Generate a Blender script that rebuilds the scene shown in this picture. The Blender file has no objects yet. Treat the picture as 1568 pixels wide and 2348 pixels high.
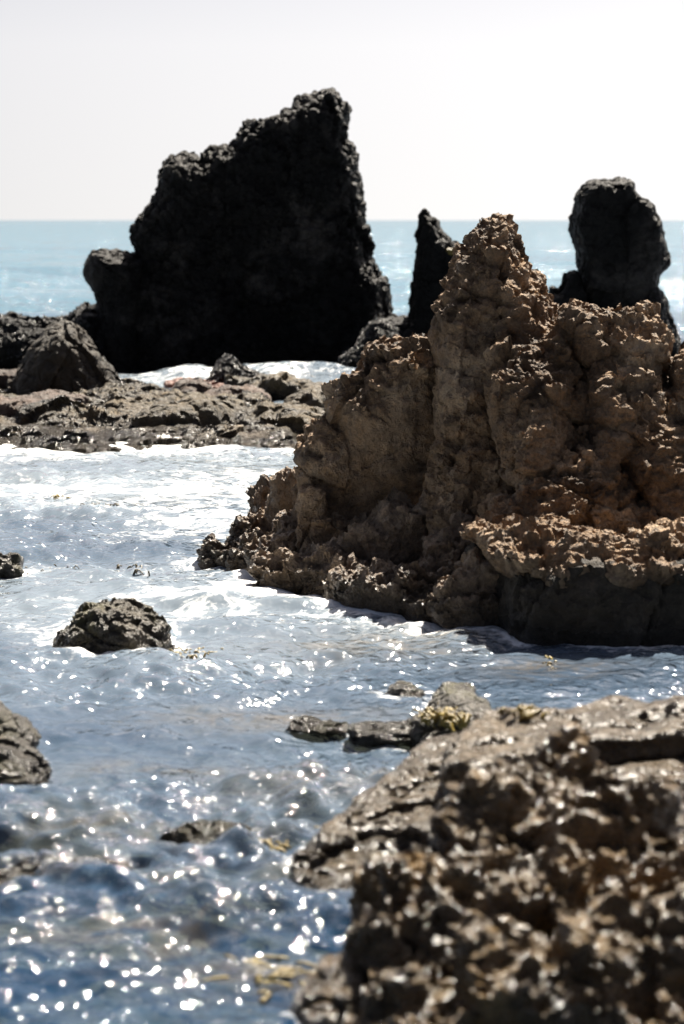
import bpy, math, random
import numpy as np
from mathutils import Vector
random.seed(7)
R = math.radians
S = bpy.context.scene
COL = S.collection

# ------------------------------------------------------------------ camera
CAM_H, PITCH, FOC = 3.0, R(6.9), 85.0
cam = bpy.data.cameras.new('camera')
cam.sensor_fit = 'VERTICAL'; cam.sensor_height = 36.0; cam.sensor_width = 24.0
cam.lens = FOC; cam.clip_start = 0.1; cam.clip_end = 20000
cam.dof.use_dof = True; cam.dof.focus_distance = 22.5; cam.dof.aperture_fstop = 2.0
co = bpy.data.objects.new('camera', cam); COL.objects.link(co)
co.location = (0, 0, CAM_H); co.rotation_euler = (R(90) - PITCH, 0, 0)
S.camera = co

# ------------------------------------------------------------------ light
SUN_EL, SUN_AZ = R(52), R(21)           # azimuth to the right of straight ahead (+Y)
w = bpy.data.worlds.new('World'); S.world = w; w.use_nodes = True
wn = w.node_tree.nodes; wl = w.node_tree.links; wn.clear()
sky = wn.new('ShaderNodeTexSky'); sky.sky_type = 'NISHITA'; sky.sun_disc = False
sky.sun_elevation = SUN_EL; sky.sun_rotation = SUN_AZ
sky.air_density = 0.2; sky.dust_density = 1.9; sky.ozone_density = 1.0
bg = wn.new('ShaderNodeBackground'); bg.inputs['Strength'].default_value = 0.059
wo = wn.new('ShaderNodeOutputWorld')
tc = wn.new('ShaderNodeTexCoord'); sx = wn.new('ShaderNodeSeparateXYZ'); mx = wn.new('ShaderNodeMath'); mx.operation = 'MAXIMUM'; mx.inputs[1].default_value = 0.07
cb = wn.new('ShaderNodeCombineXYZ'); nz_ = wn.new('ShaderNodeVectorMath'); nz_.operation = 'NORMALIZE'
wl.new(tc.outputs['Generated'], sx.inputs[0]); wl.new(sx.outputs[2], mx.inputs[0])      # even sea haze right down to the horizon
wl.new(sx.outputs[0], cb.inputs[0]); wl.new(sx.outputs[1], cb.inputs[1]); wl.new(mx.outputs[0], cb.inputs[2])
wl.new(cb.outputs[0], nz_.inputs[0]); wl.new(nz_.outputs[0], sky.inputs['Vector'])
bw = wn.new('ShaderNodeRGBToBW'); hz = wn.new('ShaderNodeMix'); hz.data_type = 'RGBA'    # and whiter towards it
hm = wn.new('ShaderNodeMapRange'); wl.new(sx.outputs[2], hm.inputs[0]); wl.new(hm.outputs[0], hz.inputs[0])
for i_, v_ in ((1, 0.0), (2, 0.45), (3, 0.85), (4, 0.0)): hm.inputs[i_].default_value = v_
tn = wn.new('ShaderNodeMix'); tn.data_type = 'RGBA'; tn.blend_type = 'MULTIPLY'; tn.inputs[0].default_value = 1; tn.inputs[7].default_value = (1.0, 0.98, 0.94, 1)
wl.new(sky.outputs[0], bw.inputs[0]); wl.new(sky.outputs[0], hz.inputs[6]); wl.new(bw.outputs[0], hz.inputs[7])
wl.new(hz.outputs[2], tn.inputs[6]); wl.new(tn.outputs[2], bg.inputs['Color'])
wl.new(bg.outputs[0], wo.inputs['Surface'])
sun = bpy.data.lights.new('sun', 'SUN'); sun.energy = 5.0; sun.angle = R(0.53); sun.color = (1.0, 0.915, 0.79)
so = bpy.data.objects.new('sun', sun); COL.objects.link(so)
sd = Vector((math.sin(SUN_AZ) * math.cos(SUN_EL), math.cos(SUN_AZ) * math.cos(SUN_EL), math.sin(SUN_EL)))
so.rotation_euler = sd.to_track_quat('Z', 'Y').to_euler(); so.location = sd * 60
S.view_settings.view_transform = 'Standard'; S.view_settings.look = 'None'
S.view_settings.gamma = 1; S.view_settings.exposure = 1.76; S.view_settings.use_curve_mapping = False
S.cycles.max_bounces = 6; S.cycles.glossy_bounces = 3; S.cycles.diffuse_bounces = 3
S.cycles.transparent_max_bounces = 8; S.cycles.sample_clamp_direct = 0; S.cycles.sample_clamp_indirect = 4
S.cycles.caustics_reflective = False; S.cycles.caustics_refractive = False
S.cycles.use_denoising = True

# ------------------------------------------------------------------ picture -> place
MM = 36.0 / 2348.0
def ray(px, py):
    u = (px - 784) * MM / FOC; v = -(py - 1174) * MM / FOC
    c, s = math.cos(PITCH), math.sin(PITCH)
    return u, c + v * s, v * c - s          # x, y, z
def at(px, py, Y):                           # the point on the upright plane y = Y
    x, y, z = ray(px, py); k = Y / y
    return x * k, Y, CAM_H + z * k
def gr(px, py, z0=0.0):                      # the point on the level plane z = z0
    x, y, z = ray(px, py); k = (z0 - CAM_H) / z
    return x * k, y * k, z0

# ------------------------------------------------------------------ noise (numpy)
def _h(ix, iy, iz, s):
    n = (ix.astype(np.uint32) * np.uint32(73856093)) ^ (iy.astype(np.uint32) * np.uint32(19349663)) ^ \
        (iz.astype(np.uint32) * np.uint32(83492791)) ^ np.uint32((s * 2654435761) & 0xffffffff)
    n ^= n >> np.uint32(15); n *= np.uint32(2246822519); n ^= n >> np.uint32(13)
    n *= np.uint32(3266489917); n ^= n >> np.uint32(16)
    return n
def perlin(P, scale, seed=0):
    p = (P / scale).astype(np.float32); i = np.floor(p).astype(np.int32); f = p - i
    u = f * f * f * (f * (f * 6 - 15) + 10)
    out = np.zeros(len(P), np.float32)
    for c in range(8):
        dx, dy, dz = c & 1, (c >> 1) & 1, c >> 2
        n = _h(i[:, 0] + dx, i[:, 1] + dy, i[:, 2] + dz, seed)
        gx = (n & np.uint32(1023)).astype(np.float32) / 511.5 - 1
        gy = ((n >> np.uint32(10)) & np.uint32(1023)).astype(np.float32) / 511.5 - 1
        gz = ((n >> np.uint32(20)) & np.uint32(1023)).astype(np.float32) / 511.5 - 1
        d = gx * (f[:, 0] - dx) + gy * (f[:, 1] - dy) + gz * (f[:, 2] - dz)
        wt = (u[:, 0] if dx else 1 - u[:, 0]) * (u[:, 1] if dy else 1 - u[:, 1]) * (u[:, 2] if dz else 1 - u[:, 2])
        out += d * wt
    return out
def fbm(P, scale, octv=3, seed=0, gain=0.5):
    o = 0; a = 1
    for k in range(octv):
        o = o + a * perlin(P, scale / 2 ** k, seed + 17 * k); a *= gain
    return o
def worley(P, scale, seed=0):
    """F1, F2, and a random tilt dot product for the nearest cell (facets)."""
    p = (P / scale).astype(np.float32); b = np.floor(p - 0.5).astype(np.int32)
    F1 = np.full(len(P), 9, np.float32); F2 = F1.copy(); T = np.zeros(len(P), np.float32)
    for c in range(8):
        ix, iy, iz = b[:, 0] + (c & 1), b[:, 1] + ((c >> 1) & 1), b[:, 2] + (c >> 2)
        n = _h(ix, iy, iz, seed)
        jx = (n & np.uint32(1023)).astype(np.float32) / 1023 * .8 + .1
        jy = ((n >> np.uint32(10)) & np.uint32(1023)).astype(np.float32) / 1023 * .8 + .1
        jz = ((n >> np.uint32(20)) & np.uint32(1023)).astype(np.float32) / 1023 * .8 + .1
        dx, dy, dz = p[:, 0] - ix - jx, p[:, 1] - iy - jy, p[:, 2] - iz - jz
        d = np.sqrt(dx * dx + dy * dy + dz * dz)
        t = dx * (jy - .5) * 2.4 + dy * (jz - .5) * 2.4 + dz * (jx - .5) * 2.4 + (jx + jy + jz - 1.5) * .5
        nr = d < F1
        F2 = np.where(nr, F1, np.minimum(F2, d)); T = np.where(nr, t, T); F1 = np.where(nr, d, F1)
    return F1, F2, T

# ------------------------------------------------------------------ implicit shapes
def poly_sd(x, y, poly):
    """signed distance to a polygon, negative inside (flat arrays)."""
    d = np.full(x.shape, 1e9, np.float32); ins = np.zeros(x.shape, bool)
    n = len(poly)
    for i in range(n):
        ax, ay = poly[i]; bx, by = poly[(i + 1) % n]
        ex, ey = bx - ax, by - ay; l2 = ex * ex + ey * ey + 1e-12
        t = np.clip(((x - ax) * ex + (y - ay) * ey) / l2, 0, 1)
        d = np.minimum(d, (x - ax - t * ex) ** 2 + (y - ay - t * ey) ** 2)
        if ay != by:
            ins ^= ((ay > y) != (by > y)) & (x < (bx - ax) * (y - ay) / (by - ay) + ax)
    d = np.sqrt(d)
    return np.where(ins, -d, d)
def super_(u, v, p): return (np.maximum(u, 0) ** p + np.maximum(v, 0) ** p) ** (1 / p)
class Up:
    """an upright mass: outline (pixels on the plane y=Y) swelled front and back."""
    def __init__(s, pts, Y, T, rnd=None, p=2.4, lean=0.0, extra=None):
        s.poly = []
        for a, b in pts:                     # the ray meets the leaning mid-plane y = Y + lean z
            x, y, z = ray(a, b); q = (Y + lean * CAM_H) / (y - lean * z)
            s.poly.append((x * q, CAM_H + z * q))
        s.Y, s.T, s.p, s.lean = Y, T, p, lean; s.R = rnd or T
        xs = [q[0] for q in s.poly]; zs = [q[1] for q in s.poly]
        L = abs(lean) * max(abs(max(zs)), abs(min(zs)))
        s.lo = (min(xs), Y - T - L, min(zs)); s.hi = (max(xs), Y + T + L, max(zs))
    def __call__(s, P):
        d2 = poly_sd(P[:, 0], P[:, 2], s.poly)
        yc = s.Y + s.lean * P[:, 2]
        return (super_(1 + d2 / s.R, np.abs(P[:, 1] - yc) / s.T, s.p) - 1) * min(s.R, s.T)
class Flat:
    """a lying slab: outline (pixels on the plane z=ztop), thickness T down, surface tilt."""
    def __init__(s, pts, z, T, rnd=.25, p=3, ax=0., ay=0., raw=False):
        s.poly = [(a, b) for a, b in pts] if raw else [gr(a, b, z)[:2] for a, b in pts]
        xs = [q[0] for q in s.poly]; ys = [q[1] for q in s.poly]
        s.c = (sum(xs) / len(xs), sum(ys) / len(ys)); s.z, s.T, s.R, s.p, s.ax, s.ay = z, T, rnd, p, ax, ay
        e = abs(ax) * (max(xs) - min(xs)) + abs(ay) * (max(ys) - min(ys))
        s.lo = (min(xs), min(ys), z - 2 * T - e); s.hi = (max(xs), max(ys), z + e)
    def __call__(s, P):
        d2 = poly_sd(P[:, 0], P[:, 1], s.poly)
        zc = s.z - s.T + s.ax * (P[:, 0] - s.c[0]) + s.ay * (P[:, 1] - s.c[1])
        return (super_(1 + d2 / s.R, np.abs(P[:, 2] - zc) / s.T, s.p) - 1) * min(s.R, s.T)
class Lump:
    """an angular boulder: a soft intersection of planes about a centre."""
    def __init__(s, c, r, seed=0, n=11, soft=.12, rot=0.0, up=None):
        g = np.random.RandomState(seed)
        s.c = np.array(c, np.float32); s.r = np.array(r, np.float32); s.soft = soft
        D = g.normal(size=(n, 3)); D /= np.linalg.norm(D, axis=1)[:, None]
        ax = np.array([[1, 0, 0], [-1, 0, 0], [0, 1, 0], [0, -1, 0], [0, 0, 1], [0, 0, -1]], float)
        ax += g.normal(size=(6, 3)) * .16; ax /= np.linalg.norm(ax, axis=1)[:, None]
        s.D = np.vstack([D, ax]).astype(np.float32)
        s.h = np.concatenate([g.uniform(.86, 1.08, n), np.ones(6)]).astype(np.float32)
        s.lo = s.c - s.r * 1.2; s.hi = s.c + s.r * 1.2
    def __call__(s, P):
        q = (P - s.c) / s.r
        a = (q @ s.D.T - s.h) / s.soft
        m = a.max(1)
        return (m + np.log(np.exp(a - m[:, None]).sum(1))) * s.soft * float(s.r.min())
class Hill:
    """solid ground under a height function H(x, y)."""
    def __init__(s, H, lo, hi, sc=.6): s.H, s.lo, s.hi, s.sc = H, np.array(lo, float), np.array(hi, float), sc
    def __call__(s, P): return ((P[:, 2] - s.H(P[:, 0], P[:, 1])) * s.sc).astype(np.float32)
def smin(a, b, k):
    h = np.clip(.5 + .5 * (b - a) / k, 0, 1)
    return b + (a - b) * h - k * h * (1 - h)

def nets(F, o, h):
    sg = F < 0
    c = [sg[dx:F.shape[0] - 1 + dx, dy:F.shape[1] - 1 + dy, dz:F.shape[2] - 1 + dz] for dx in (0, 1) for dy in (0, 1) for dz in (0, 1)]
    s = sum(x.astype(np.int8) for x in c); act = (s > 0) & (s < 8)
    idx = np.argwhere(act); ids = np.full(act.shape, -1, np.int32); ids[act] = np.arange(len(idx))
    off = np.array([(dx, dy, dz) for dx in (0, 1) for dy in (0, 1) for dz in (0, 1)])
    V = np.stack([F[idx[:, 0] + a, idx[:, 1] + b, idx[:, 2] + d] for a, b, d in off], 1)
    acc = np.zeros((len(idx), 3)); cnt = np.zeros(len(idx))
    for a in range(8):
        for b in range(a + 1, 8):
            if np.abs(off[a] - off[b]).sum() != 1: continue
            m = (V[:, a] < 0) != (V[:, b] < 0)
            t = V[m, a] / (V[m, a] - V[m, b])
            acc[m] += off[a] + t[:, None] * (off[b] - off[a]); cnt[m] += 1
    P = (idx + acc / cnt[:, None]) * h + o
    Q = []
    for ax in range(3):
        b, c2 = (ax + 1) % 3, (ax + 2) % 3
        sl0 = [slice(None)] * 3; sl1 = [slice(None)] * 3
        sl0[ax] = slice(0, -1); sl1[ax] = slice(1, None)
        ch = sg[tuple(sl0)] != sg[tuple(sl1)]
        e = np.argwhere(ch)
        ok = (e[:, b] > 0) & (e[:, c2] > 0) & (e[:, b] < F.shape[b] - 1) & (e[:, c2] < F.shape[c2] - 1)
        e = e[ok]
        def cid(db, dc):
            k = e.copy(); k[:, b] -= db; k[:, c2] -= dc
            return ids[k[:, 0], k[:, 1], k[:, 2]]
        q = np.stack([cid(1, 1), cid(0, 1), cid(0, 0), cid(1, 0)], 1)
        ins = sg[e[:, 0], e[:, 1], e[:, 2]]
        q[~ins] = q[~ins][:, ::-1]
        Q.append(q)
    return P.astype(np.float32), np.concatenate(Q)
def refine(P, Q):
    n = len(P)
    E = np.concatenate([Q[:, [0, 1]], Q[:, [1, 2]], Q[:, [2, 3]], Q[:, [3, 0]]]); E.sort(1)
    key = E[:, 0].astype(np.int64) * n + E[:, 1]
    u, inv = np.unique(key, return_inverse=True)
    a, b = u // n, u % n; inv = inv.reshape(4, -1) + n
    M = (P[a] + P[b]) / 2; Cc = P[Q].mean(1); ci = np.arange(len(Q)) + n + len(u)
    P2 = np.concatenate([P, M, Cc])
    Q2 = np.concatenate([np.stack([Q[:, k], inv[k], ci, inv[k - 1]], 1) for k in range(4)])
    return P2.astype(np.float32), Q2
def vnormals(P, Q):
    fn = np.cross(P[Q[:, 2]] - P[Q[:, 0]], P[Q[:, 3]] - P[Q[:, 1]])
    N = np.zeros(P.shape)
    for c in range(3):
        for k in range(4): N[:, c] += np.bincount(Q[:, k], fn[:, c], len(P))
    return (N / (np.linalg.norm(N, axis=1)[:, None] + 1e-12)).astype(np.float32)
def smooth(P, Q, it=1, f=.5):
    for _ in range(it):
        A = np.zeros(P.shape); n = np.zeros(len(P))
        for k in range(4):
            for j in (k - 1, (k + 1) % 4):
                n += np.bincount(Q[:, k], minlength=len(P))
                for c in range(3): A[:, c] += np.bincount(Q[:, k], P[Q[:, j], c], len(P))
        P = (P * (1 - f) + f * A / n[:, None]).astype(np.float32)
    return P

# ------------------------------------------------------------------ scene helpers
MAT = {}
def link_mesh(name, P, Q, mat, parent=None, smooth_=True):
    me = bpy.data.meshes.new(name)
    P = np.asarray(P, np.float32); Q = np.asarray(Q, np.int32); k = Q.shape[1]
    me.vertices.add(len(P)); me.vertices.foreach_set('co', P.ravel())
    me.loops.add(Q.size); me.loops.foreach_set('vertex_index', Q.ravel())
    me.polygons.add(len(Q)); me.polygons.foreach_set('loop_start', np.arange(0, Q.size, k, dtype=np.int32))
    me.polygons.foreach_set('loop_total', np.full(len(Q), k, np.int32))
    me.polygons.foreach_set('use_smooth', np.full(len(Q), smooth_, bool))
    me.update(calc_edges=True); me.validate()
    o = bpy.data.objects.new(name, me); COL.objects.link(o)
    me.materials.append(MAT[mat])
    if parent is not None:
        o.parent = parent; o.matrix_parent_inverse = parent.matrix_world.inverted()
    return o
def tag(o, label=None, cat=None, group=None, kind=None):
    if label: o['label'] = label
    if cat: o['category'] = cat
    if group: o['group'] = group
    if kind: o['kind'] = kind
    return o
def thing(name, label, cat, loc, group=None):
    o = bpy.data.objects.new(name, None); COL.objects.link(o); o.location = loc; o.empty_display_size = .2
    bpy.context.view_layer.update()
    return tag(o, label, cat, group)

SURF = {}; WL = []
def rock(name, shapes, h, sub, style, mat, parent=None, k=.12, warp=(.5, .10), seed=0, zmin=-.3, amp=1.0, keep=False, inside=(), fine=1.0):
    """voxelise the implicit shapes, refine, and weather the surface."""
    lo = np.min([s.lo for s in shapes], 0) - 3 * h - warp[1]; hi = np.max([s.hi for s in shapes], 0) + 3 * h + warp[1]
    lo[2] = max(lo[2], zmin)
    n = np.ceil((hi - lo) / h).astype(int) + 1
    st = 4; nc = n // st + 2
    gc = np.stack(np.meshgrid(*[lo[i] + h * st * np.arange(nc[i]) for i in range(3)], indexing='ij'), -1).reshape(-1, 3).astype(np.float32)
    Fc = np.min([s(gc) for s in shapes], 0).reshape(nc)
    F = Fc[np.ix_(*[(np.arange(n[i]) + st // 2) // st for i in range(3)])].astype(np.float32)
    near = np.argwhere(np.abs(F) < 1.9 * warp[1] + 4.5 * h + k * .3)
    g = (lo + h * near).astype(np.float32); W = g.copy()
    if warp[1]:
        for c in range(3):
            W[:, c] += warp[1] * (perlin(g, warp[0], seed + 31 * c) * 1.5 + .6 * perlin(g, warp[0] * .45, seed + 7 + 31 * c))
    V = None
    for s in shapes:
        f = s(W); V = f if V is None else smin(V, f, k)
    F[near[:, 0], near[:, 1], near[:, 2]] = V
    F[0] = F[-1] = h; F[:, 0] = F[:, -1] = h; F[:, :, 0] = F[:, :, -1] = h
    P, Q = nets(F, lo, h)
    P = smooth(P, Q, 1, .5)
    C = P[Q].mean(1)
    if inside:                               # drop what lies buried in the neighbouring pieces
        b = np.zeros(len(C), bool)
        for s in inside: b |= s(C) < -(.16 + 2 * h)
        Q = Q[~b]; C = C[~b]
    fn = np.cross(P[Q[:, 2]] - P[Q[:, 0]], P[Q[:, 3]] - P[Q[:, 1]]); fn /= np.linalg.norm(fn, axis=1)[:, None] + 1e-9
    vd = np.array([0, 0, CAM_H], np.float32) - C; vd /= np.linalg.norm(vd, axis=1)[:, None]
    hid = ((fn * vd).sum(1) < -.42) | (C[:, 2] < -.12) # the far side and the foot under water keep a coarser mesh
    pieces = []
    for sel, lv in ((~hid, sub), (hid, max(sub - 2, 0))):
        q = Q[sel]
        if not len(q): continue
        u, inv = np.unique(q, return_inverse=True); p = P[u]; q = inv.reshape(-1, 4)
        # keep the borders where they are while smoothing
        for i in range(lv): p, q = refine(p, q)
        n0 = vnormals(P, Q)[u]
        if lv:
            n = np.zeros_like(p); n[:len(u)] = n0
            pp = smooth(p, q, 1, .5)
            e = np.concatenate([q[:, [0, 1]], q[:, [1, 2]], q[:, [2, 3]], q[:, [3, 0]]]); e.sort(1)
            ke, ct = np.unique(e[:, 0].astype(np.int64) * len(p) + e[:, 1], return_counts=True)
            bd = ke[ct == 1]; fix = np.zeros(len(p), bool); fix[bd // len(p)] = True; fix[bd % len(p)] = True
            p = np.where(fix[:, None], p, pp)
        n = vnormals(p, q)
        if not lv: n = n0
        p = p + n * (STYLE[style](p, n, seed) * amp)[:, None]
        if lv:
            n = vnormals(p, q); p = p + n * (FINE[style](p, n, seed) * amp * fine)[:, None]
        p[:, 2] = np.maximum(p[:, 2], zmin)
        pieces.append((p, q))
    P = np.concatenate([p for p, q in pieces]); off = 0; QQ = []
    for p, q in pieces: QQ.append(q + off); off += len(p)
    Q = np.concatenate(QQ)
    m = (P[:, 2] > -.015) & (P[:, 2] < .05)
    WL.append(P[m][::5])
    o = link_mesh(name, P, Q, mat, parent, False)
    if keep: SURF[o.name] = (P, vnormals(P, Q))
    return o

def knobs(P, N, s):
    return np.clip(.16 + 1.4 * (N[:, 2] + .02) + 1.5 * perlin(P, .7, s + 40), .05, 1.25)
def joints(P, s, sets=(((.45, .15, .88), .62), ((.86, .25, -.45), .75), ((.2, .95, .2), .9))):
    d = 0
    for i, (dr, sp) in enumerate(sets):
        dr = np.array(dr, np.float32); dr /= np.linalg.norm(dr)
        q = (P @ dr + .10 * perlin(P, .7, 200 + i) + .03 * perlin(P, .2, 210 + i)) / sp
        c = np.floor(q); f = np.abs(q - c - .5)                     # .5 at the joint
        n = _h(c.astype(np.int32), c.astype(np.int32) * 0 + i, c.astype(np.int32) * 0, 5)
        m = np.clip(.5 + 2.5 * perlin(P, .9, 220 + i), 0, 1)
        d = d - .07 * m * np.exp(-(.5 - f) * sp / .018) + .07 * m * ((n & np.uint32(255)).astype(np.float32) / 255 - .5)
    return d
def st_brown(P, N, s):
    k = knobs(P, N, s)
    cm = np.clip(.5 + 2.5 * perlin(P, .6, s + 9), 0, 1)
    f1, f2, t = worley((P + .10 * perlin(P, .35, s + 3)[:, None]) * np.array([1, 1, .8], np.float32), .46, s + 1)
    d = .06 * t - .02 * cm * np.exp(-(f2 - f1) / .05) + joints(P, s)
    Pw = P + .07 * np.stack([perlin(P, .2, s), perlin(P, .2, s + 1), perlin(P, .2, s + 2)], 1)
    f1, f2, t = worley(Pw * np.array([.85, 1, 1.15], np.float32), .18, s + 2)
    mix = np.clip(.5 + 2.2 * perlin(P, .8, s + 44), 0, 1)          # 1: knobs, 0: pits with sharp rims
    d += k * (.06 * t + (.10 * mix - .12 * (1 - mix)) * (.45 - f1))
    r = 1 - np.abs(fbm(P * np.array([.75, .75, 1.5], np.float32), .30, 3, s + 5)) * 2.4
    return d + .06 * (k * .6 + .4) * r
def fi_brown(P, N, s):
    k = np.clip(.14 + .95 * (N[:, 2] + .22) + .8 * perlin(P, .5, s + 41), .08, 1.2)
    Pw = P + .05 * np.stack([perlin(P, .12, s), perlin(P, .12, s + 1), perlin(P, .12, s + 2)], 1)
    mix = np.clip(.3 + 2.5 * perlin(P, .35, s + 45), 0, 1)
    f1, f2, t = worley(Pw, .095, s + 3)
    d = k * ((.06 * mix - .085 * (1 - mix)) * (.45 - f1) + .026 * t)
    f1, f2, t = worley(Pw, .042, s + 4)
    d += k * (-.028 * (.45 - f1) + .010 * t)
    d -= k * .12 * np.clip(perlin(P, .13, s + 8) - .10, 0, 1)
    return d + .014 * fbm(P, .06, 3, s + 6)
def st_dark(P, N, s):
    cm = np.clip(.4 + 2.5 * perlin(P, 1.3, s + 9), 0, 1)
    f1, f2, t = worley((P + .2 * perlin(P, .7, s + 3)[:, None]) * np.array([1, 1, .7], np.float32), 1.1, s + 1)
    d = .18 * t - .05 * cm * np.exp(-(f2 - f1) / .06)
    f1, f2, t = worley(P + .1 * perlin(P, .4, s)[:, None], .42, s + 2)
    return d + .10 * t + .10 * (1 - np.abs(fbm(P, .7, 3, s + 5)) * 2.2) - .05
def fi_dark(P, N, s):
    up = .5 + .9 * np.clip(N[:, 2] + .3, 0, 1)
    Pw = P + .08 * np.stack([perlin(P, .25, s), perlin(P, .25, s + 1), perlin(P, .25, s + 2)], 1)
    f1, f2, t = worley(Pw, .22, s + 3)
    d = up * (.10 * (.5 - f1) + .05 * t)
    f1, f2, t = worley(Pw, .10, s + 4)
    return d + .05 * (.5 - f1)
def st_strata(P, N, s):
    wv = .05 * perlin(P, .6, s); z = (P[:, 2] + wv - .10 * P[:, 0]) / .085
    st = np.abs((z % 1) - .5) * 2
    side = np.clip(1 - N[:, 2] * .8, 0, 1)
    f1, f2, t = worley(P * np.array([.6, 1, 1], np.float32), .30, s + 2)
    return -side * .045 * np.exp(-(1 - st) / .25) + .032 * t - .03 * np.exp(-(f2 - f1) / .09) + .03 * fbm(P, .4, 3, s) + np.clip(N[:, 2], 0, 1) * (.07 * fbm(P * np.array([.6, 1.3, 1], np.float32), .38, 3, s + 51) - .05 * np.clip(perlin(P * np.array([.5, 1.4, 1], np.float32), .16, s + 52), 0, 1))
def fi_strata(P, N, s):
    f1, f2, t = worley(P, .09, s + 3)
    d = .024 * (.5 - f1) + .010 * t
    f1, f2, t = worley(P, .04, s + 4)
    return d + .014 * (.5 - f1) + .006 * perlin(P, .03, s)
STYLE = {'brown': st_brown, 'dark': st_dark, 'strata': st_strata}
FINE = {'brown': fi_brown, 'dark': fi_dark, 'strata': fi_strata}

# ------------------------------------------------------------------ materials
def nt(name):
    m = bpy.data.materials.new(name); m.use_nodes = True
    t = m.node_tree; t.nodes.clear(); MAT[name] = m
    return t
def node(t, k, **kw):
    n = t.nodes.new(k)
    for a, v in kw.items():
        if a.startswith('_'): n.inputs[a[1:].replace('_', ' ')].default_value = v
        else: setattr(n, a, v)
    return n
def ramp(t, src, stops):
    r = t.nodes.new('ShaderNodeValToRGB'); e = r.color_ramp.elements
    while len(e) < len(stops): e.new(.5)
    for q, (p, c) in zip(e, stops): q.position = p; q.color = (*c, 1) if len(c) == 3 else c
    t.links.new(src, r.inputs[0]); return r
def noise(t, vec, scale, det=5, rough=.6, dist=0.):
    n = node(t, 'ShaderNodeTexNoise', _Scale=scale, _Detail=det, _Roughness=rough, _Distortion=dist)
    t.links.new(vec, n.inputs['Vector']); return n
def mixc(t, fac, a, b, mode='MIX'):
    m = t.nodes.new('ShaderNodeMix'); m.data_type = 'RGBA'; m.blend_type = mode
    for s, i in ((fac, 0), (a, 6), (b, 7)):
        if hasattr(s, 'is_output'): t.links.new(s, m.inputs[i])
        else: m.inputs[i].default_value = s if i == 0 else (*s, 1)
    return m.outputs[2]
def math_(t, op, a, b=None, clamp=False):
    m = t.nodes.new('ShaderNodeMath'); m.operation = op; m.use_clamp = clamp
    for i, s in enumerate((a, b)):
        if s is None: continue
        if hasattr(s, 'is_output'): t.links.new(s, m.inputs[i])
        else: m.inputs[i].default_value = s
    return m.outputs[0]
def rock_mat(name, c1, c2, c3, s=1.0, rough=(.55, .9), spec=.4, bump=.03, tint=None, wet_z=.25, wet_rough=.2, wet_dark=.78):
    t = nt(name); L = t.links.new
    geo = node(t, 'ShaderNodeNewGeometry'); P = geo.outputs['Position']
    n1 = noise(t, P, 1.6 / s, 6, .65, .4); n2 = noise(t, P, 9 / s, 6, .7); n3 = noise(t, P, 45 / s, 4, .7)
    base = ramp(t, n1.outputs[0], [(.32, c1), (.5, c2), (.68, c3)]).outputs[0]
    sp = ramp(t, n2.outputs[0], [(.3, (.55, .55, .55)), (.5, (1, 1, 1)), (.72, (1.35, 1.3, 1.22))]).outputs[0]
    base = mixc(t, 1.0, base, sp, 'MULTIPLY')
    gr_ = ramp(t, n3.outputs[0], [(.3, (.6, .6, .6)), (.5, (1, 1, 1)), (.75, (1.3, 1.3, 1.3))]).outputs[0]
    base = mixc(t, 1.0, base, gr_, 'MULTIPLY')
    if tint:
        n4 = noise(t, P, 2.3 / s, 5, .6, .6); f = ramp(t, n4.outputs[0], [(.52, (0, 0, 0)), (.66, (1, 1, 1))]).outputs[0]
        base = mixc(t, f, base, tint)
    sep = node(t, 'ShaderNodeSeparateXYZ'); L(P, sep.inputs[0])
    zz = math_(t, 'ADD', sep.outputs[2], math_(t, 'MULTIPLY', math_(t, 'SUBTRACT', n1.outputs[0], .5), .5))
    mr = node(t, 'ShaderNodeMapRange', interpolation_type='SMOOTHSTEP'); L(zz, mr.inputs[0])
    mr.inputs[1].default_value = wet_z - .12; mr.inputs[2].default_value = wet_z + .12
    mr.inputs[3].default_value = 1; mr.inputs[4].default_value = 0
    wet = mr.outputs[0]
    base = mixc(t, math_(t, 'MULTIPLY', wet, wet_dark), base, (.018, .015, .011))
    b = node(t, 'ShaderNodeBsdfPrincipled'); L(base, b.inputs['Base Color'])
    rr = ramp(t, n2.outputs[0], [(.3, (rough[0],) * 3), (.7, (rough[1],) * 3)]).outputs[0]
    L(mixc(t, wet, rr, (wet_rough,) * 3), b.inputs['Roughness'])
    b.inputs['Specular IOR Level'].default_value = spec
    n5 = noise(t, P, 70 / s, 5, .75); n6 = noise(t, P, 22 / s, 4, .6, .8)
    rd = math_(t, 'MULTIPLY', math_(t, 'ABSOLUTE', math_(t, 'SUBTRACT', n6.outputs[0], .5)), -4.0)
    hgt = math_(t, 'ADD', math_(t, 'ADD', n5.outputs[0], rd), math_(t, 'MULTIPLY', n2.outputs[0], 1.5))
    bp = node(t, 'ShaderNodeBump', _Strength=.8, _Distance=bump); L(hgt, bp.inputs['Height']); L(bp.outputs[0], b.inputs['Normal'])
    o = node(t, 'ShaderNodeOutputMaterial'); L(b.outputs[0], o.inputs[0])
BR = ((.16, .098, .050), (.285, .182, .100), (.50, .365, .235))
rock_mat('ledge_rock', *BR, bump=.035, wet_z=.47)  # wet band raised to put shade of the ledge's front face into the colour
rock_mat('brown_rock', *BR, bump=.035, wet_z=.36, tint=(.085, .054, .030))
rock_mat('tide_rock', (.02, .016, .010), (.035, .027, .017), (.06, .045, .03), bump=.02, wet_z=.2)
rock_mat('apron_rock', (.16, .108, .066), (.25, .175, .11), (.37, .275, .185), bump=.03, wet_z=.24, rough=(.3, .8), spec=.5)
rock_mat('black_rock', (.005, .0048, .0045), (.008, .0075, .007), (.065, .058, .052), s=2.2, bump=.05, rough=(.35, .7), wet_z=.3, spec=.16)
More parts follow.
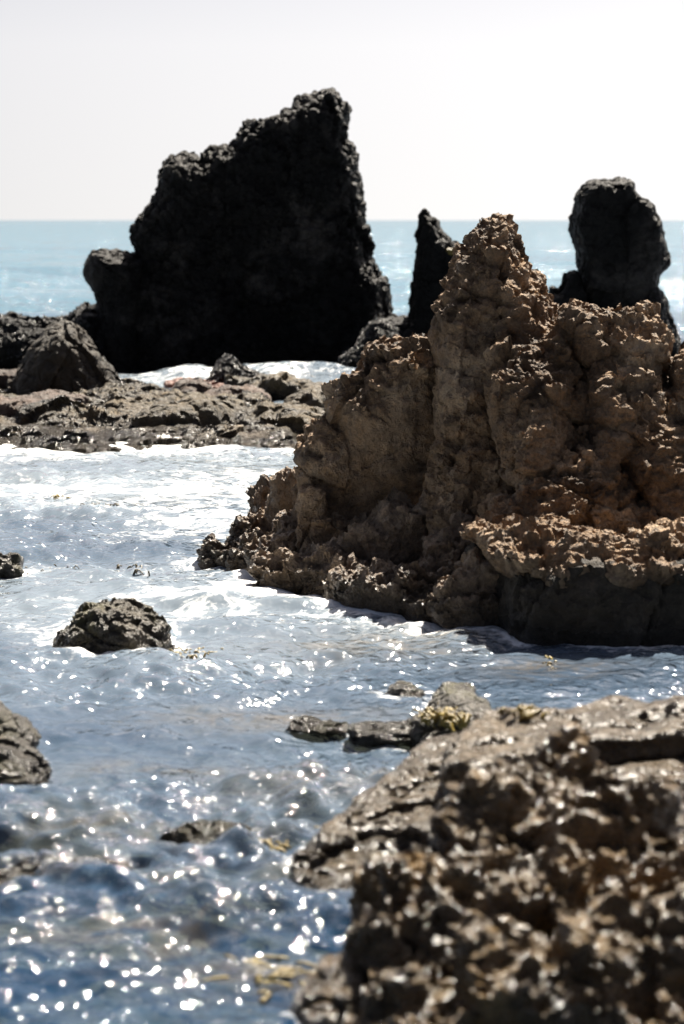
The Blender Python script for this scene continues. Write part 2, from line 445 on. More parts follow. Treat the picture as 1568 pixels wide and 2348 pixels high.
rock_mat('reef_rock', (.050, .038, .018), (.100, .074, .037), (.175, .128, .072), s=1.6, bump=.06, rough=(.4, .75), spec=.35, wet_z=.2, tint=(.012, .012, .011))
rock_mat('pink_rock', (.06, .040, .030), (.105, .070, .053), (.17, .115, .085), s=1.6, bump=.05, rough=(.45, .75), spec=.35, wet_z=.2)
rock_mat('shelf_rock', (.046, .033, .017), (.098, .070, .037), (.18, .132, .075), bump=.03, rough=(.18, .45), spec=.75, wet_z=.12)
rock_mat('near_rock', (.060, .041, .019), (.125, .085, .041), (.26, .18, .095), bump=.03, rough=(.13, .36), spec=.9, wet_z=.1, tint=(.26, .165, .065))
rock_mat('moss_rock', (.016, .014, .007), (.034, .027, .014), (.07, .053, .031), bump=.02, rough=(.3, .75), spec=.5, wet_z=.15, tint=(.085, .078, .018))
rock_mat('weed', (.11, .075, .012), (.21, .15, .02), (.32, .24, .035), s=.5, bump=.004, rough=(.25, .5), wet_z=-1, spec=.5)
rock_mat('red_weed', (.12, .045, .03), (.20, .08, .05), (.26, .12, .08), s=.6, bump=.01, rough=(.3, .6), wet_z=-1)
rock_mat('mussel', (.010, .011, .013), (.018, .019, .023), (.05, .045, .04), s=.6, bump=.004, rough=(.16, .4), wet_z=-1, spec=.6)
rock_mat('sand', (.20, .15, .095), (.28, .22, .15), (.34, .28, .20), s=1.5, bump=.02, wet_z=-9, tint=(.09, .075, .035))

# water
t = nt('sea_water'); L = t.links.new
geo = node(t, 'ShaderNodeNewGeometry'); P = geo.outputs['Position']
mp = node(t, 'ShaderNodeMapping'); mp.inputs['Scale'].default_value = (.75, 1, 1); L(P, mp.inputs[0])
fa = node(t, 'ShaderNodeAttribute', attribute_name='foam'); ca = node(t, 'ShaderNodeAttribute', attribute_name='calm')
da = node(t, 'ShaderNodeAttribute', attribute_name='deep'); ma = node(t, 'ShaderNodeAttribute', attribute_name='milk_sheen'); sa = node(t, 'ShaderNodeAttribute', attribute_name='shoal')
f1 = noise(t, mp.outputs[0], 1.7, 8, .66, 1.2); f2 = noise(t, mp.outputs[0], 4.5, 6, .65, 1.6); f3 = noise(t, mp.outputs[0], 19, 4, .6, 1.0)
lace = math_(t, 'MULTIPLY', math_(t, 'ABSOLUTE', math_(t, 'SUBTRACT', f1.outputs[0], .5)), 5.0)
lace = math_(t, 'SUBTRACT', 1.0, lace, True)
fm = math_(t, 'ADD', math_(t, 'MULTIPLY', lace, .55), math_(t, 'MULTIPLY', f2.outputs[0], .75))
fm = math_(t, 'ADD', fm, math_(t, 'MULTIPLY', math_(t, 'SUBTRACT', f3.outputs[0], .5), .55))
fm = math_(t, 'SUBTRACT', math_(t, 'ADD', fm, fa.outputs['Fac']), 1.22)
mr = node(t, 'ShaderNodeMapRange', interpolation_type='SMOOTHSTEP'); L(fm, mr.inputs[0])
mr.inputs[1].default_value = 0; mr.inputs[2].default_value = .42
foam = mr.outputs[0]
r1 = noise(t, P, 11, 1.2, .5, .3); r2 = noise(t, P, 3.2, 2, .5, .4); r3 = noise(t, P, 26, 1, .5)
hg = math_(t, 'ADD', math_(t, 'MULTIPLY', r2.outputs[0], 1.0), math_(t, 'ADD', math_(t, 'MULTIPLY', r1.outputs[0], .5), math_(t, 'MULTIPLY', r3.outputs[0], .09)))
r4 = noise(t, mp.outputs[0], .22, 5, .62, .5)
bp = node(t, 'ShaderNodeBump', _Strength=1.0); L(math_(t, 'ADD', math_(t, 'MULTIPLY', hg, ca.outputs['Fac']), math_(t, 'MULTIPLY', math_(t, 'MULTIPLY', r4.outputs[0], da.outputs['Fac']), 9.0)), bp.inputs['Height']); bp.inputs['Distance'].default_value = .13
body = node(t, 'ShaderNodeBsdfDiffuse'); L(mixc(t, math_(t, 'MULTIPLY', sa.outputs['Fac'], ramp(t, f2.outputs[0], [(.35, (0, 0, 0)), (.6, (1, 1, 1))]).outputs[0]), mixc(t, ma.outputs['Fac'], mixc(t, da.outputs['Fac'], (.018, .060, .130), (.088, .160, .210)), (.21, .25, .285)), (.20, .155, .095)), body.inputs[0])
tr = node(t, 'ShaderNodeBsdfTransparent'); tr.inputs[0].default_value = (.66, .78, .82, 1)
bm_ = node(t, 'ShaderNodeMixShader'); L(math_(t, 'MULTIPLY', math_(t, 'SUBTRACT', 1.0, math_(t, 'MAXIMUM', da.outputs['Fac'], ma.outputs['Fac'])), .55), bm_.inputs[0]); L(body.outputs[0], bm_.inputs[1]); L(tr.outputs[0], bm_.inputs[2])
gl = node(t, 'ShaderNodeBsdfGlossy'); gl.inputs['Roughness'].default_value = .052; L(bp.outputs[0], gl.inputs['Normal'])
fr = node(t, 'ShaderNodeFresnel', _IOR=1.33); L(bp.outputs[0], fr.inputs['Normal'])
wm = node(t, 'ShaderNodeMixShader'); L(fr.outputs[0], wm.inputs[0]); L(bm_.outputs[0], wm.inputs[1]); L(gl.outputs[0], wm.inputs[2])
fo = node(t, 'ShaderNodeBsdfDiffuse'); fo.inputs[0].default_value = (.82, .83, .83, 1); L(bp.outputs[0], fo.inputs['Normal'])
fx = node(t, 'ShaderNodeMixShader'); L(foam, fx.inputs[0]); L(wm.outputs[0], fx.inputs[1]); L(fo.outputs[0], fx.inputs[2])
o = node(t, 'ShaderNodeOutputMaterial'); L(fx.outputs[0], o.inputs[0])

# ------------------------------------------------------------------ sea
def build_sea():
    v = np.concatenate([np.linspace(.75, .36, 50)[:-1], np.linspace(.36, .0006, 640)])
    Yr = CAM_H / v
    Yr = np.concatenate([Yr[Yr < 3000], [4000, 6000, 9000]])
    c0 = np.linspace(-.165, .165, 310); out = .19 + np.cumsum(np.geomspace(.004, .6, 26))
    cx = np.concatenate([-out[::-1], c0, out])
    X = Yr[:, None] * cx[None]; Y = np.repeat(Yr[:, None], len(cx), 1)
    dY = np.gradient(Yr)[:, None]; dX = (Yr * (c0[1] - c0[0]))[:, None]
    P = np.stack([X.ravel(), Y.ravel(), np.zeros(X.size)], 1)
    P2 = P.astype(np.float32)
    g = np.random.RandomState(3)
    wx = X + .25 * perlin(P2, 1.7, 5).reshape(X.shape); wy = Y + .25 * perlin(P2, 1.7, 6).reshape(X.shape)
    Z = np.zeros_like(X)
    pat = np.clip(.75 + 1.1 * fbm(P2 * np.array([.8, 1, 1], np.float32), 2.6, 3, 11).reshape(X.shape), .15, 1.8)
    # the choppier water where the swell runs over the shallows
    def gauss(px, py, rx, ry):
        x0, y0, _ = gr(px, py); return np.exp(-((X - x0) / rx) ** 2 - ((Y - y0) / ry) ** 2)
    chop = .82 + .6 * gauss(480, 1900, 2.0, .75) + .45 * gauss(420, 2010, 1.4, .45) + .45 * gauss(1300, 1540, 1.6, .9) \
        + .35 * gauss(900, 1800, 1, .7) - .4 * gauss(450, 1640, 1.6, 1.3) - .2 * gauss(300, 1450, 2, 1.5) - .28 * gauss(300, 2250, 2, .8)
    for i in range(64):
        lam = .13 * (2.6 / .13) ** (i / 63); th = g.normal() * .75 + math.pi / 2
        kx, ky = math.cos(th) * 2 * math.pi / lam, math.sin(th) * 2 * math.pi / lam
        a = lam / (2 * math.pi) * (.135 - .108 * i / 63) * (.7 + .6 * g.rand())
        fade = np.clip(lam / (3.0 * np.maximum(dY * abs(math.sin(th)), dX * abs(math.cos(th)))) - .35, 0, 1)
        ph = kx * wx + ky * wy + g.rand() * 6.28
        sw = np.sin(ph); sw = sw + .28 * np.cos(2 * ph)
        Z += a * fade * sw * pat * chop
    far = np.clip((Y - 38) / 40, 0, 1)
    for i in range(30):
        lam = 4 * (45 / 4) ** (i / 29); th = g.normal() * .30 + math.pi / 2
        kx, ky = math.cos(th) * 2 * math.pi / lam, math.sin(th) * 2 * math.pi / lam
        a = lam / (2 * math.pi) * .035 * (.6 + .8 * g.rand())
        fade = np.clip(lam / (3.0 * dY) - .3, 0, 1)
        ph = kx * X + ky * Y + g.rand() * 6.28
        Z += far * a * fade * (np.sin(ph) + .25 * np.cos(2 * ph))
    # the wave breaking between the reef and the tall stack, and the swash at the outcrop's tip
    nz = perlin(P2, 1.4, 21).reshape(X.shape)
    yb = 45.2 + 1.2 * nz - .12 * (X + 1)
    s = (Y - yb); crest = np.where(s < 0, np.exp(-(s / .35) ** 2), np.exp(-(s / 1.5) ** 2))
    env = np.exp(-((X + .6) / 2.6) ** 4) * (.75 + .5 * nz)
    Z += .42 * crest * env
    x0, y0, _ = gr(560, 1385)
    s = (Y - y0) + .35 * (X - x0) + .5 * nz; sw1 = np.where(s < 0, np.exp(-(s / .22) ** 2), np.exp(-(s / .8) ** 2)) * np.exp(-((X - x0) / 1.0) ** 2)
    Z += .10 * sw1
    # foam
    n1 = fbm(P2 * np.array([.55, 1, 1], np.float32), 3.2, 4, 41).reshape(X.shape)
    n2 = fbm(P2 * np.array([.5, 1, 1], np.float32), 9, 3, 47).reshape(X.shape)
    def band(a, b, e): return np.clip((Y - a) / e + .5, 0, 1) * np.clip((b - Y) / e + .5, 0, 1)
    F = band(17.5, 32.5, 3) * (.27 + .50 * n1) + band(31, 50.5, 1.5) * (.16 + .45 * n1) + band(13.5, 18.6, 2) * (.10 + .30 * n1)
    F += .28 * gauss(600, 1375, 1.0, 1.0) + .30 * gauss(330, 1240, 1.6, 2.0) + .25 * gauss(560, 1120, 1.4, 2.5) + .2 * gauss(60, 1060, 1.5, 1.5) + .22 * gauss(80, 1480, .7, 1.2)
    F += .42 * crest * env + .10 * band(42, 50.3, 1.5) * np.clip(nz + .45, 0, 1)
    F += .30 * gauss(760, 1830, .5, .35) + .28 * gauss(580, 1945, .5, .3) + .22 * gauss(60, 1880, .6, .3) + .18 * gauss(150, 1660, .5, .4)
    F += -.12 * np.clip((12 - Y) / 3, 0, 1)
    F = np.clip(F, 0, 1.3)
    calm = pat * chop * np.clip(1.0 - .55 * np.clip((Y - 60) / 100, 0, 1), 0, 2)
    deep = np.clip((Y - 48) / 30, 0, 1)
    milk_sheen = np.clip((Y - 9.8) / 4.5, 0, 1) * np.clip((58 - Y) / 14, 0, 1) * np.clip(.72 + .5 * n1 + .5 * n2, .25, 1) * (1 - .6 * gauss(1350, 1540, 1.8, 1.2))  # pale body: aerated water, with sky reflection also put into the diffuse colour
    shoal = np.zeros_like(X)                 # sand and stones lie close under the surface here
    for px, py, rx, ry in ((370, 1765, .5, .25), (480, 1905, .5, .3), (720, 1815, .5, .35), (140, 1995, .6, .3), (740, 2020, .4, .3), (610, 2235, .5, .25), (1050, 1455, .7, .5), (880, 1480, .8, .5), (600, 1650, .7, .4), (1270, 1530, .6, .4), (330, 2130, .6, .3), (250, 1900, .6, .3)):
        shoal = np.maximum(shoal, gauss(px, py, rx, ry))
    shoal *= .55
    n_r, n_c = X.shape
    i = np.arange((n_r - 1) * n_c).reshape(n_r - 1, n_c)[:, :-1].ravel()
    Q = np.stack([i, i + 1, i + n_c + 1, i + n_c], 1)
    P[:, 2] = Z.ravel()
    ob = link_mesh('sea', P, Q, 'sea_water')
    for nm, A in (('foam', F), ('calm', calm), ('deep', deep), ('milk_sheen', milk_sheen), ('shoal', shoal)):
        at_ = ob.data.attributes.new(nm, 'FLOAT', 'POINT'); at_.data.foreach_set('value', A.astype(np.float32).ravel())
    tag(ob, 'wavy blue sea with white foam streaks and sun glitter', 'sea', kind='structure')
build_sea()
def build_bed():
    ys = np.concatenate([np.linspace(2, 60, 180), np.geomspace(62, 9000, 40)]); cx = np.linspace(-1, 1, 160)
    X = cx[None] * (8 + ys[:, None] * .9); Y = np.repeat(ys[:, None], len(cx), 1)
    P = np.stack([X.ravel(), Y.ravel(), 0 * X.ravel()], 1).astype(np.float32)
    P[:, 2] = -.48 + .35 * fbm(P, 1.3, 3, 71) - np.clip((P[:, 1] - 48) / 20, 0, 1) * 2.5
    n_c = len(cx); i = np.arange((len(ys) - 1) * n_c).reshape(-1, n_c)[:, :-1].ravel()
    tag(link_mesh('seabed', P, np.stack([i, i + 1, i + n_c + 1, i + n_c], 1), 'sand'),
        'pale sandy seabed with stones under the shallow water', 'seabed', kind='structure')
build_bed()

# ------------------------------------------------------------------ rocks
def Z1(pts): return [(x * .6011, y * .6011 + 171.4) for x, y in pts]
def Z2(pts): return [(x * .4536 + 856.8, y * .4536 + 377) for x, y in pts]
def mussels(name, surf, n, size, parent, seed=0, sel=None, mat='mussel'):
    P, N = surf; g = np.random.RandomState(seed)
    m = np.where((P[:, 2] > .02) & (N[:, 2] > -.2) if sel is None else sel(P, N))[0]
    ii = g.choice(m, n)
    base = np.array([(0, 0, -.6), (.42, 0, .1), (0, .34, .1), (-.42, 0, .1), (0, -.34, .1), (.22, 0, .8), (-.22, 0, .8), (0, .12, 1.0)])
    F = np.array([(0, 2, 1), (0, 3, 2), (0, 4, 3), (0, 1, 4), (1, 2, 5), (2, 3, 6), (3, 4, 6), (4, 1, 5), (5, 2, 7), (2, 6, 7), (6, 4, 5), (5, 7, 6)])
    V = []; T = []
    for q, i in enumerate(ii):
        d = N[i] + g.normal(size=3) * .9; d /= np.linalg.norm(d)
        a = np.cross(d, g.normal(size=3)); a /= np.linalg.norm(a); b = np.cross(d, a)
        s = size * g.uniform(.6, 1.35)
        V.append(P[i] - .35 * s * N[i] + s * (base[:, :1] * a + base[:, 1:2] * b + base[:, 2:] * d)); T.append(F + 8 * q)
    o = link_mesh(name, np.concatenate(V), np.concatenate(T), mat, parent, False)
    return tag(o, kind='stuff')

# --- the tall black stack
s1 = thing('sea_stack', 'tallest black sea stack, wedge shaped, slanting up to a peak behind the surf', 'rock', (at(520, 830, 50)[0], 50.5, 0))
body = Z1([(500, 900), (545, 700), (505, 650), (497, 630), (510, 590), (540, 540), (560, 520), (580, 490), (610, 455), (615, 410), (630, 380), (620, 352), (660, 325), (715, 318), (760, 340), (785, 330), (800, 282), (830, 290), (900, 280), (910, 260), (935, 215), (960, 190), (1000, 180), (1050, 155), (1110, 130), (1130, 108), (1180, 95), (1220, 70), (1250, 65), (1280, 70), (1292, 95), (1285, 115), (1325, 125), (1330, 155), (1325, 190), (1330, 210), (1312, 225), (1330, 260), (1358, 295), (1358, 350), (1365, 410), (1375, 460), (1385, 510), (1380, 560), (1395, 620), (1410, 680), (1430, 740), (1465, 800), (1465, 850), (1480, 930), (1500, 1190), (430, 1190)])
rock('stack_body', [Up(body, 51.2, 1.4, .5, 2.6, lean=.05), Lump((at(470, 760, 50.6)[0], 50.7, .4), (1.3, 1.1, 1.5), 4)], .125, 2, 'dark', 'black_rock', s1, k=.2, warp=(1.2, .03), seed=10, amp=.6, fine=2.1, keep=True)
knob = Z1([(400, 1190), (375, 880), (365, 840), (325, 780), (320, 740), (335, 690), (350, 675), (400, 668), (450, 680), (495, 690), (560, 700), (560, 1190)])
rock('stack_knob', [Up(knob, 50.4, .8, .55, 2.2)], .09, 2, 'dark', 'black_rock', s1, warp=(.8, .02), seed=12, amp=.35, fine=2.0)
ledge = Z1([(-200, 1190), (-200, 935), (0, 930), (40, 925), (100, 940), (160, 935), (240, 925), (300, 890), (375, 880), (480, 900), (560, 1190)])
rock('stack_foot', [Up(ledge, 50.9, 1.2, .8, 2.2)], .12, 2, 'dark', 'black_rock', s1, warp=(1, .1), seed=14, amp=.7, keep=True)
mussels('mussel_crust', SURF['stack_foot'], 3200, .045, s1, 3)
foot2 = Z1([(1400, 1190), (1380, 960), (1420, 900), (1480, 930), (1500, 925), (1560, 930), (1640, 940), (1640, 1190)])
rock('stack_foot', [Up(foot2, 50.6, .9, .6, 2.2)], .10, 2, 'dark', 'black_rock', s1, warp=(1, .1), seed=15, amp=.6)

# --- the slim spike and the pillar
s2 = thing('sea_stack', 'slim black rock spike between the tall stack and the brown outcrop', 'rock', (at(1000, 800, 49)[0], 49.5, 0))
spike = Z2([(270, 228), (282, 260), (300, 275), (320, 300), (340, 335), (370, 350), (400, 385), (425, 420), (455, 470), (520, 640), (560, 1100), (60, 1100), (70, 800), (110, 790), (190, 775), (185, 720), (200, 640), (190, 620), (205, 570), (195, 535), (215, 490), (215, 420), (222, 390), (210, 355), (235, 310), (232, 245), (255, 232)])
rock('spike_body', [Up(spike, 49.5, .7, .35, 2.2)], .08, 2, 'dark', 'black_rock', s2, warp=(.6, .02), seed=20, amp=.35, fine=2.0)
s3 = thing('sea_stack', 'black rock pillar with a blunt top at the right, rising above the horizon', 'rock', (at(1450, 800, 47)[0], 47.5, 0))
pil = Z2([(1035, 150), (1060, 120), (1095, 95), (1125, 82), (1160, 85), (1195, 95), (1210, 78), (1260, 75), (1295, 95), (1305, 140), (1320, 165), (1360, 185), (1395, 230), (1430, 300), (1445, 370), (1460, 420), (1475, 490), (1440, 520), (1415, 550), (1420, 620), (1420, 1100), (1040, 1100), (1045, 800), (1050, 700), (1050, 600), (1040, 540), (1040, 450), (1030, 380), (1010, 330), (1008, 270), (1030, 240), (1028, 180)])
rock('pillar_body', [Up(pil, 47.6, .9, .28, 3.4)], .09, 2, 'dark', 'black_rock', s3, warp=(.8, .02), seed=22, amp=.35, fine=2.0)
sp = Z2([(840, 1100), (850, 760), (885, 690), (900, 660), (905, 615), (920, 615), (930, 650), (950, 620), (975, 570), (1000, 535), (1025, 540), (1045, 580), (1100, 700), (1100, 1100)])
rock('side_spire', [Up(sp, 47.0, .45, .3, 2.2)], .09, 2, 'dark', 'black_rock', s3, warp=(.5, .04), seed=24, amp=.4)
ap = Z2([(1290, 1100), (1310, 720), (1330, 680), (1400, 690), (1415, 600), (1440, 610), (1460, 660), (1480, 720), (1500, 790), (1520, 850), (1560, 930), (1620, 1100)])
rock('pillar_foot', [Up(ap, 46.9, .6, .4, 2.2)], .09, 2, 'dark', 'black_rock', s3, warp=(.5, .05), seed=26, amp=.5, keep=True)
mussels('mussel_crust', SURF['pillar_foot'], 1400, .04, s3, 4)
yw = [Lump(Vector(at(1029, 579, 48.95)), (.13, .08, .10), 3)]
rock('lichen_patch', yw, .03, 1, 'strata', 'weed', s2, warp=(.2, .02), seed=3, amp=.5, zmin=0)

# --- mid rocks in the surf
def single(name, label, shapes, base, h, sub, style, mat, **kw):
    o = thing(name, label, 'rock', base)
    part = kw.pop('part', 'rock_body')
    rock(part, shapes, h, sub, style, mat, o, **kw)
    return o
pyr = [(-20 + 60, 960), (30, 880), (55, 820), (70, 790), (100, 755), (135, 728), (165, 735), (195, 765), (215, 790), (235, 830), (262, 870), (300, 905), (310, 960)]
s4 = single('pointed_rock', 'dark pointed rock like a pyramid on the left end of the mussel reef', [Up(pyr, 40.2, .9, .7, 2.0, lean=.15)], (at(150, 900, 40)[0], 40.2, 0), .09, 2, 'dark', 'tide_rock', warp=(.6, .08), seed=30, amp=.5, keep=True)
mussels('mussel_crust', SURF['rock_body'], 800, .035, s4, 5, sel=lambda P, N: (P[:, 2] < .75) & (P[:, 0] > -4.3) & (P[:, 2] > .05))
def mound(label, pts, Y, T, seed, nm=1400):
    x = at(sum(p[0] for p in pts) / len(pts), 900, Y)[0]
    o = thing('mussel_mound', label, 'rock', (x, Y, 0))
    b = rock('mound_body', [Up(pts, Y, T, T * .8, 2.0, lean=.25)], .07, 2, 'dark', 'black_rock', o, warp=(.4, .05), seed=seed, amp=.3, fine=1.6, keep=True)
    mussels('mussel_crust', SURF[b.name], nm, .038, o, seed)
    return o
m1 = mound('small black mussel mound with red weed at its foot, standing in the surf', [(462, 910), (478, 860), (495, 830), (512, 820), (540, 822), (556, 845), (590, 862), (615, 880), (628, 910)], 43.5, .5, 40)
m2 = mound('black mussel mound at the tall stack, touching the brown outcrop in view', [(755, 900), (768, 850), (790, 815), (815, 792), (835, 755), (858, 722), (885, 735), (910, 760), (920, 900)], 45.8, .6, 44, 2200)
x, y, _ = gr(430, 888)
rock('red_weed', [Flat([gr(a, b)[:2] for a, b in ((372, 884), (400, 878), (470, 880), (560, 878), (600, 888), (590, 897), (480, 896), (380, 892))], .10, .12, .2, 2, raw=True)], .05, 1, 'strata', 'red_weed', m1, warp=(.3, .06), seed=5, amp=1.2, zmin=-.2)

# --- the mussel reef
s5 = thing('rock_reef', 'low wide reef of mussel covered rocks across the left middle', 'rock', (at(300, 950, 36)[0], 36, 0))
top = [(-150, 905), (0, 872), (80, 870), (130, 885), (200, 905), (280, 905), (360, 925), (450, 905), (520, 900), (600, 935), (700, 945), (760, 950), (790, 985), (700, 1018), (560, 1012), (420, 1015), (300, 1010), (180, 1018), (60, 1015), (-150, 1022)]
rl = [Flat(top, .10, .30, .6, 2.2)]
g = np.random.RandomState(5)
for k in range(46):
    px = g.uniform(-60, 740); py = g.uniform(905, 1008)
    x, y, _ = gr(px, py); r = g.uniform(.22, .55)
    rl.append(Lump((x, y, .05), (r * 1.4, r * 1.1, r * g.uniform(.5, .9)), 100 + k, soft=.2))
rock('reef_body', rl, .15, 2, 'dark', 'reef_rock', s5, k=.12, warp=(.5, .10), seed=50, amp=.5, keep=True)
for k, (px, py, rx, rz) in enumerate([(430, 925, .50, .38), (535, 940, .62, .42), (120, 890, .75, .36), (20, 890, .6, .40), (300, 950, .5, .30), (60, 960, .8, .32), (420, 985, .9, .34), (610, 985, .55, .36), (690, 955, .4, .42)]):
    x, y, _ = gr(px, py + 18)
    rock('boulder', [Lump((x, y + .3, rz * .35), (rx, .5, rz), 160 + k, soft=.18)], .11, 2, 'dark', 'pink_rock' if k in (0, 1, 2, 3, 5) else 'reef_rock', s5, warp=(.4, .06), seed=60 + k, amp=.35)
vn = lambda P: perlin(P, 1.1, 77)
mussels('mussel_crust', SURF['reef_body'], 7000, .036, s5, 6, sel=lambda P, N: (P[:, 2] > .03) & (N[:, 2] > -.1) & ((vn(P) > .02) | (P[:, 0] > .0)))

# --- the brown outcrop
br = thing('rock_outcrop', 'big rugged brown outcrop with a pointed pinnacle at the right', 'rock', (at(1150, 1450, 18.5)[0], 18.5, 0))
pin = Z2([(330, 730), (355, 720), (360, 640), (370, 580), (410, 570), (415, 500), (450, 460), (475, 455), (480, 420), (510, 370), (540, 345), (580, 340), (600, 310), (650, 288), (690, 305), (725, 335), (730, 375), (735, 430), (755, 490), (780, 530), (800, 580), (815, 620), (830, 670), (860, 710), (880, 760), (930, 830), (960, 870), (1010, 890)]) + [(1320, 900), (1330, 1100), (1330, 1500), (960, 1500), (985, 1150), (1000, 950), (1003, 800)]
sh = [(1030, 1500), (1040, 800), (1000, 790), (985, 780), (950, 785), (900, 790), (865, 800), (845, 835), (790, 870), (762, 890), (760, 940), (765, 985), (720, 990), (690, 1010), (678, 1060), (672, 1100), (675, 1145), (660, 1200), (640, 1500)]
OUT = [('pinnacle', [Up(pin, 19.2, .52, .34, 2.1, lean=.42)], .058, 2, 'brown_rock', dict(warp=(.45, .05), seed=80, amp=.85)),
       ('shoulder', [Up(sh, 20.75, .62, .42, 2.2, lean=-.13)], .058, 2, 'brown_rock', dict(warp=(.45, .06), seed=82, amp=.85))]
# stacked blocks right of the pinnacle: outline in the picture, distance, half depth
def Z3(pts): return [(x * .7267 + 428.4, y * .7267 + 771) for x, y in pts]
BL = [(Z2([(935, 830), (950, 770), (1000, 740), (1030, 728), (1060, 745), (1120, 745), (1160, 770), (1163, 830), (1166, 1010), (1040, 1010), (1000, 900)]), 20.5, .38),
      (Z2([(1172, 830), (1190, 790), (1280, 770), (1340, 775), (1370, 742), (1420, 758), (1445, 800), (1470, 870), (1490, 930), (1500, 1020), (1175, 1020)]), 20.4, .40),
      (Z2([(1500, 1250), (1505, 1000), (1515, 950), (1568, 925), (1720, 920), (1720, 1250)]), 20.0, .45),
      (Z2([(735, 960), (745, 930), (850, 910), (880, 868), (930, 866), (990, 955), (1015, 1060), (860, 1100), (740, 1060)]), 19.25, .28),
      (Z3([(962, 160), (985, 88), (1050, 68), (1100, 85), (1160, 98), (1215, 108), (1222, 190), (1205, 260), (1207, 330), (1195, 440), (1060, 470), (985, 430), (965, 330), (955, 250)]), 18.95, .36),
      (Z3([(1262, 140), (1290, 90), (1370, 72), (1440, 62), (1470, 90), (1512, 108), (1520, 250), (1480, 420), (1290, 430), (1258, 330), (1268, 230)]), 19.2, .40),
      (Z3([(1385, 420), (1400, 300), (1450, 255), (1520, 215), (1570, 235), (1720, 245), (1720, 640), (1500, 640), (1430, 540)]), 18.9, .42),
      (Z3([(1062, 440), (1110, 425), (1150, 348), (1190, 346), (1210, 388), (1280, 352), (1352, 356), (1345, 430), (1412, 478), (1422, 520), (1482, 545), (1470, 700), (1065, 700)]), 18.45, .42),
      (Z3([(1212, 175), (1262, 152), (1268, 195), (1260, 260), (1212, 260)]), 19.35, .14),
      (Z3([(1205, 340), (1258, 285), (1275, 350), (1270, 420), (1210, 420)]), 19.0, .16),
      (Z3([(1380, 640), (1410, 575), (1470, 560), (1540, 540), (1720, 550), (1720, 760), (1380, 760)]), 18.0, .36),
      (Z3([(940, 720), (950, 560), (985, 510), (1020, 530), (1050, 570), (1075, 640), (1080, 720)]), 18.75, .28),
      (Z3([(1200, 760), (1225, 640), (1260, 610), (1310, 640), (1340, 690), (1340, 760)]), 17.85, .24),
      (Z3([(335, 640), (345, 480), (400, 470), (440, 500), (445, 570), (520, 580), (520, 700), (340, 700)]), 19.9, .22)]
for k, (pts, Y, dp) in enumerate(BL):
    if k != 13:
        zc = at(pts[0][0], sum(q[1] for q in pts) / len(pts), Y)[2]
        fr = 17.95 + .75 * zc; ln = .64
        OUT.append(('boulder', [Up(pts, fr - ln * zc + .04, min(dp, .36), min(.27, dp * .8), 2.2, lean=ln)], .052, 2, 'brown_rock', dict(warp=(.35, .05), seed=90 + k, amp=.85)))
    else:
        OUT.append(('boulder', [Up(pts, Y, dp, .12, 2.5, lean=.2)], .052, 2, 'brown_rock', dict(warp=(.35, .03), seed=90 + k, amp=.6)))
# filling mass behind and below the blocks
fill = [(1240, 1520), (1250, 900), (1300, 840), (1400, 830), (1560, 850), (1800, 900), (1800, 1520)]
OUT.append(('core', [Up(fill, 18.75, .7, .5, 2.4, lean=.72)], .07, 2, 'brown_rock', dict(warp=(.5, .08), seed=110, amp=.9)))
# overhanging ledge at the right and its dark foot
led = [(1130, 1236), (1200, 1226), (1300, 1220), (1420, 1220), (1568, 1213), (1800, 1218), (1800, 1275), (1568, 1284), (1420, 1290), (1300, 1286), (1210, 1282), (1160, 1266), (1110, 1250)]
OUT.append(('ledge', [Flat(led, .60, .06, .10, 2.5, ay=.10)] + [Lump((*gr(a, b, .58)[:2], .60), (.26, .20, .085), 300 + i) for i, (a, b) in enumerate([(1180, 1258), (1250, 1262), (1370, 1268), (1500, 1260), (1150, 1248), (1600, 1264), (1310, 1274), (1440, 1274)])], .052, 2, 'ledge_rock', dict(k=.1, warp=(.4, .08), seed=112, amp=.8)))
ft = [(1060, 1415), (1140, 1448), (1200, 1474), (1350, 1484), (1568, 1482), (1800, 1475), (1800, 1330), (1500, 1300), (1200, 1330), (1060, 1370)]
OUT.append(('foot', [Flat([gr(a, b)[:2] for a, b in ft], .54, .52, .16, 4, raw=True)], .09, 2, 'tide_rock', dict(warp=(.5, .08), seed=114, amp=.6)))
# pitted apron running down to the water on the left
apn = [(470, 1292), (560, 1312), (625, 1335), (650, 1358), (750, 1380), (850, 1402), (960, 1412), (1060, 1435), (1150, 1440), (1200, 1380), (1000, 1300), (850, 1255), (700, 1240), (560, 1262)]
sl = [Flat([gr(a, b)[:2] for a, b in apn], .16, .30, .4, 2.4, raw=True)]
g = np.random.RandomState(9)
for (px, py, r, z) in [(500, 1285, .16, .05), (545, 1285, .2, .1), (590, 1290, .24, .14), (640, 1300, .3, .22), (610, 1240, .3, .25), (640, 1200, .3, .45), (690, 1330, .3, .18), (720, 1270, .36, .35), (760, 1340, .3, .22), (800, 1290, .36, .38), (830, 1370, .28, .2), (880, 1310, .36, .4), (930, 1370, .3, .25), (960, 1300, .36, .46), (1010, 1370, .3, .32), (1060, 1340, .34, .45), (1090, 1410, .28, .25), (1140, 1380, .3, .4), (700, 1220, .3, .5), (650, 1345, .2, .12), (1000, 1410, .22, .12), (880, 1395, .2, .1)]:
    x, y, _ = gr(px, py, z * .4)
    sl.append(Lump((x, y + r * .3, z * .5), (r * g.uniform(.9, 1.3), r, max(z * .85, .14)), g.randint(999), soft=.12))
OUT.append(('apron', sl, .056, 2, 'apron_rock', dict(k=.06, warp=(.3, .08), seed=116, amp=.95)))
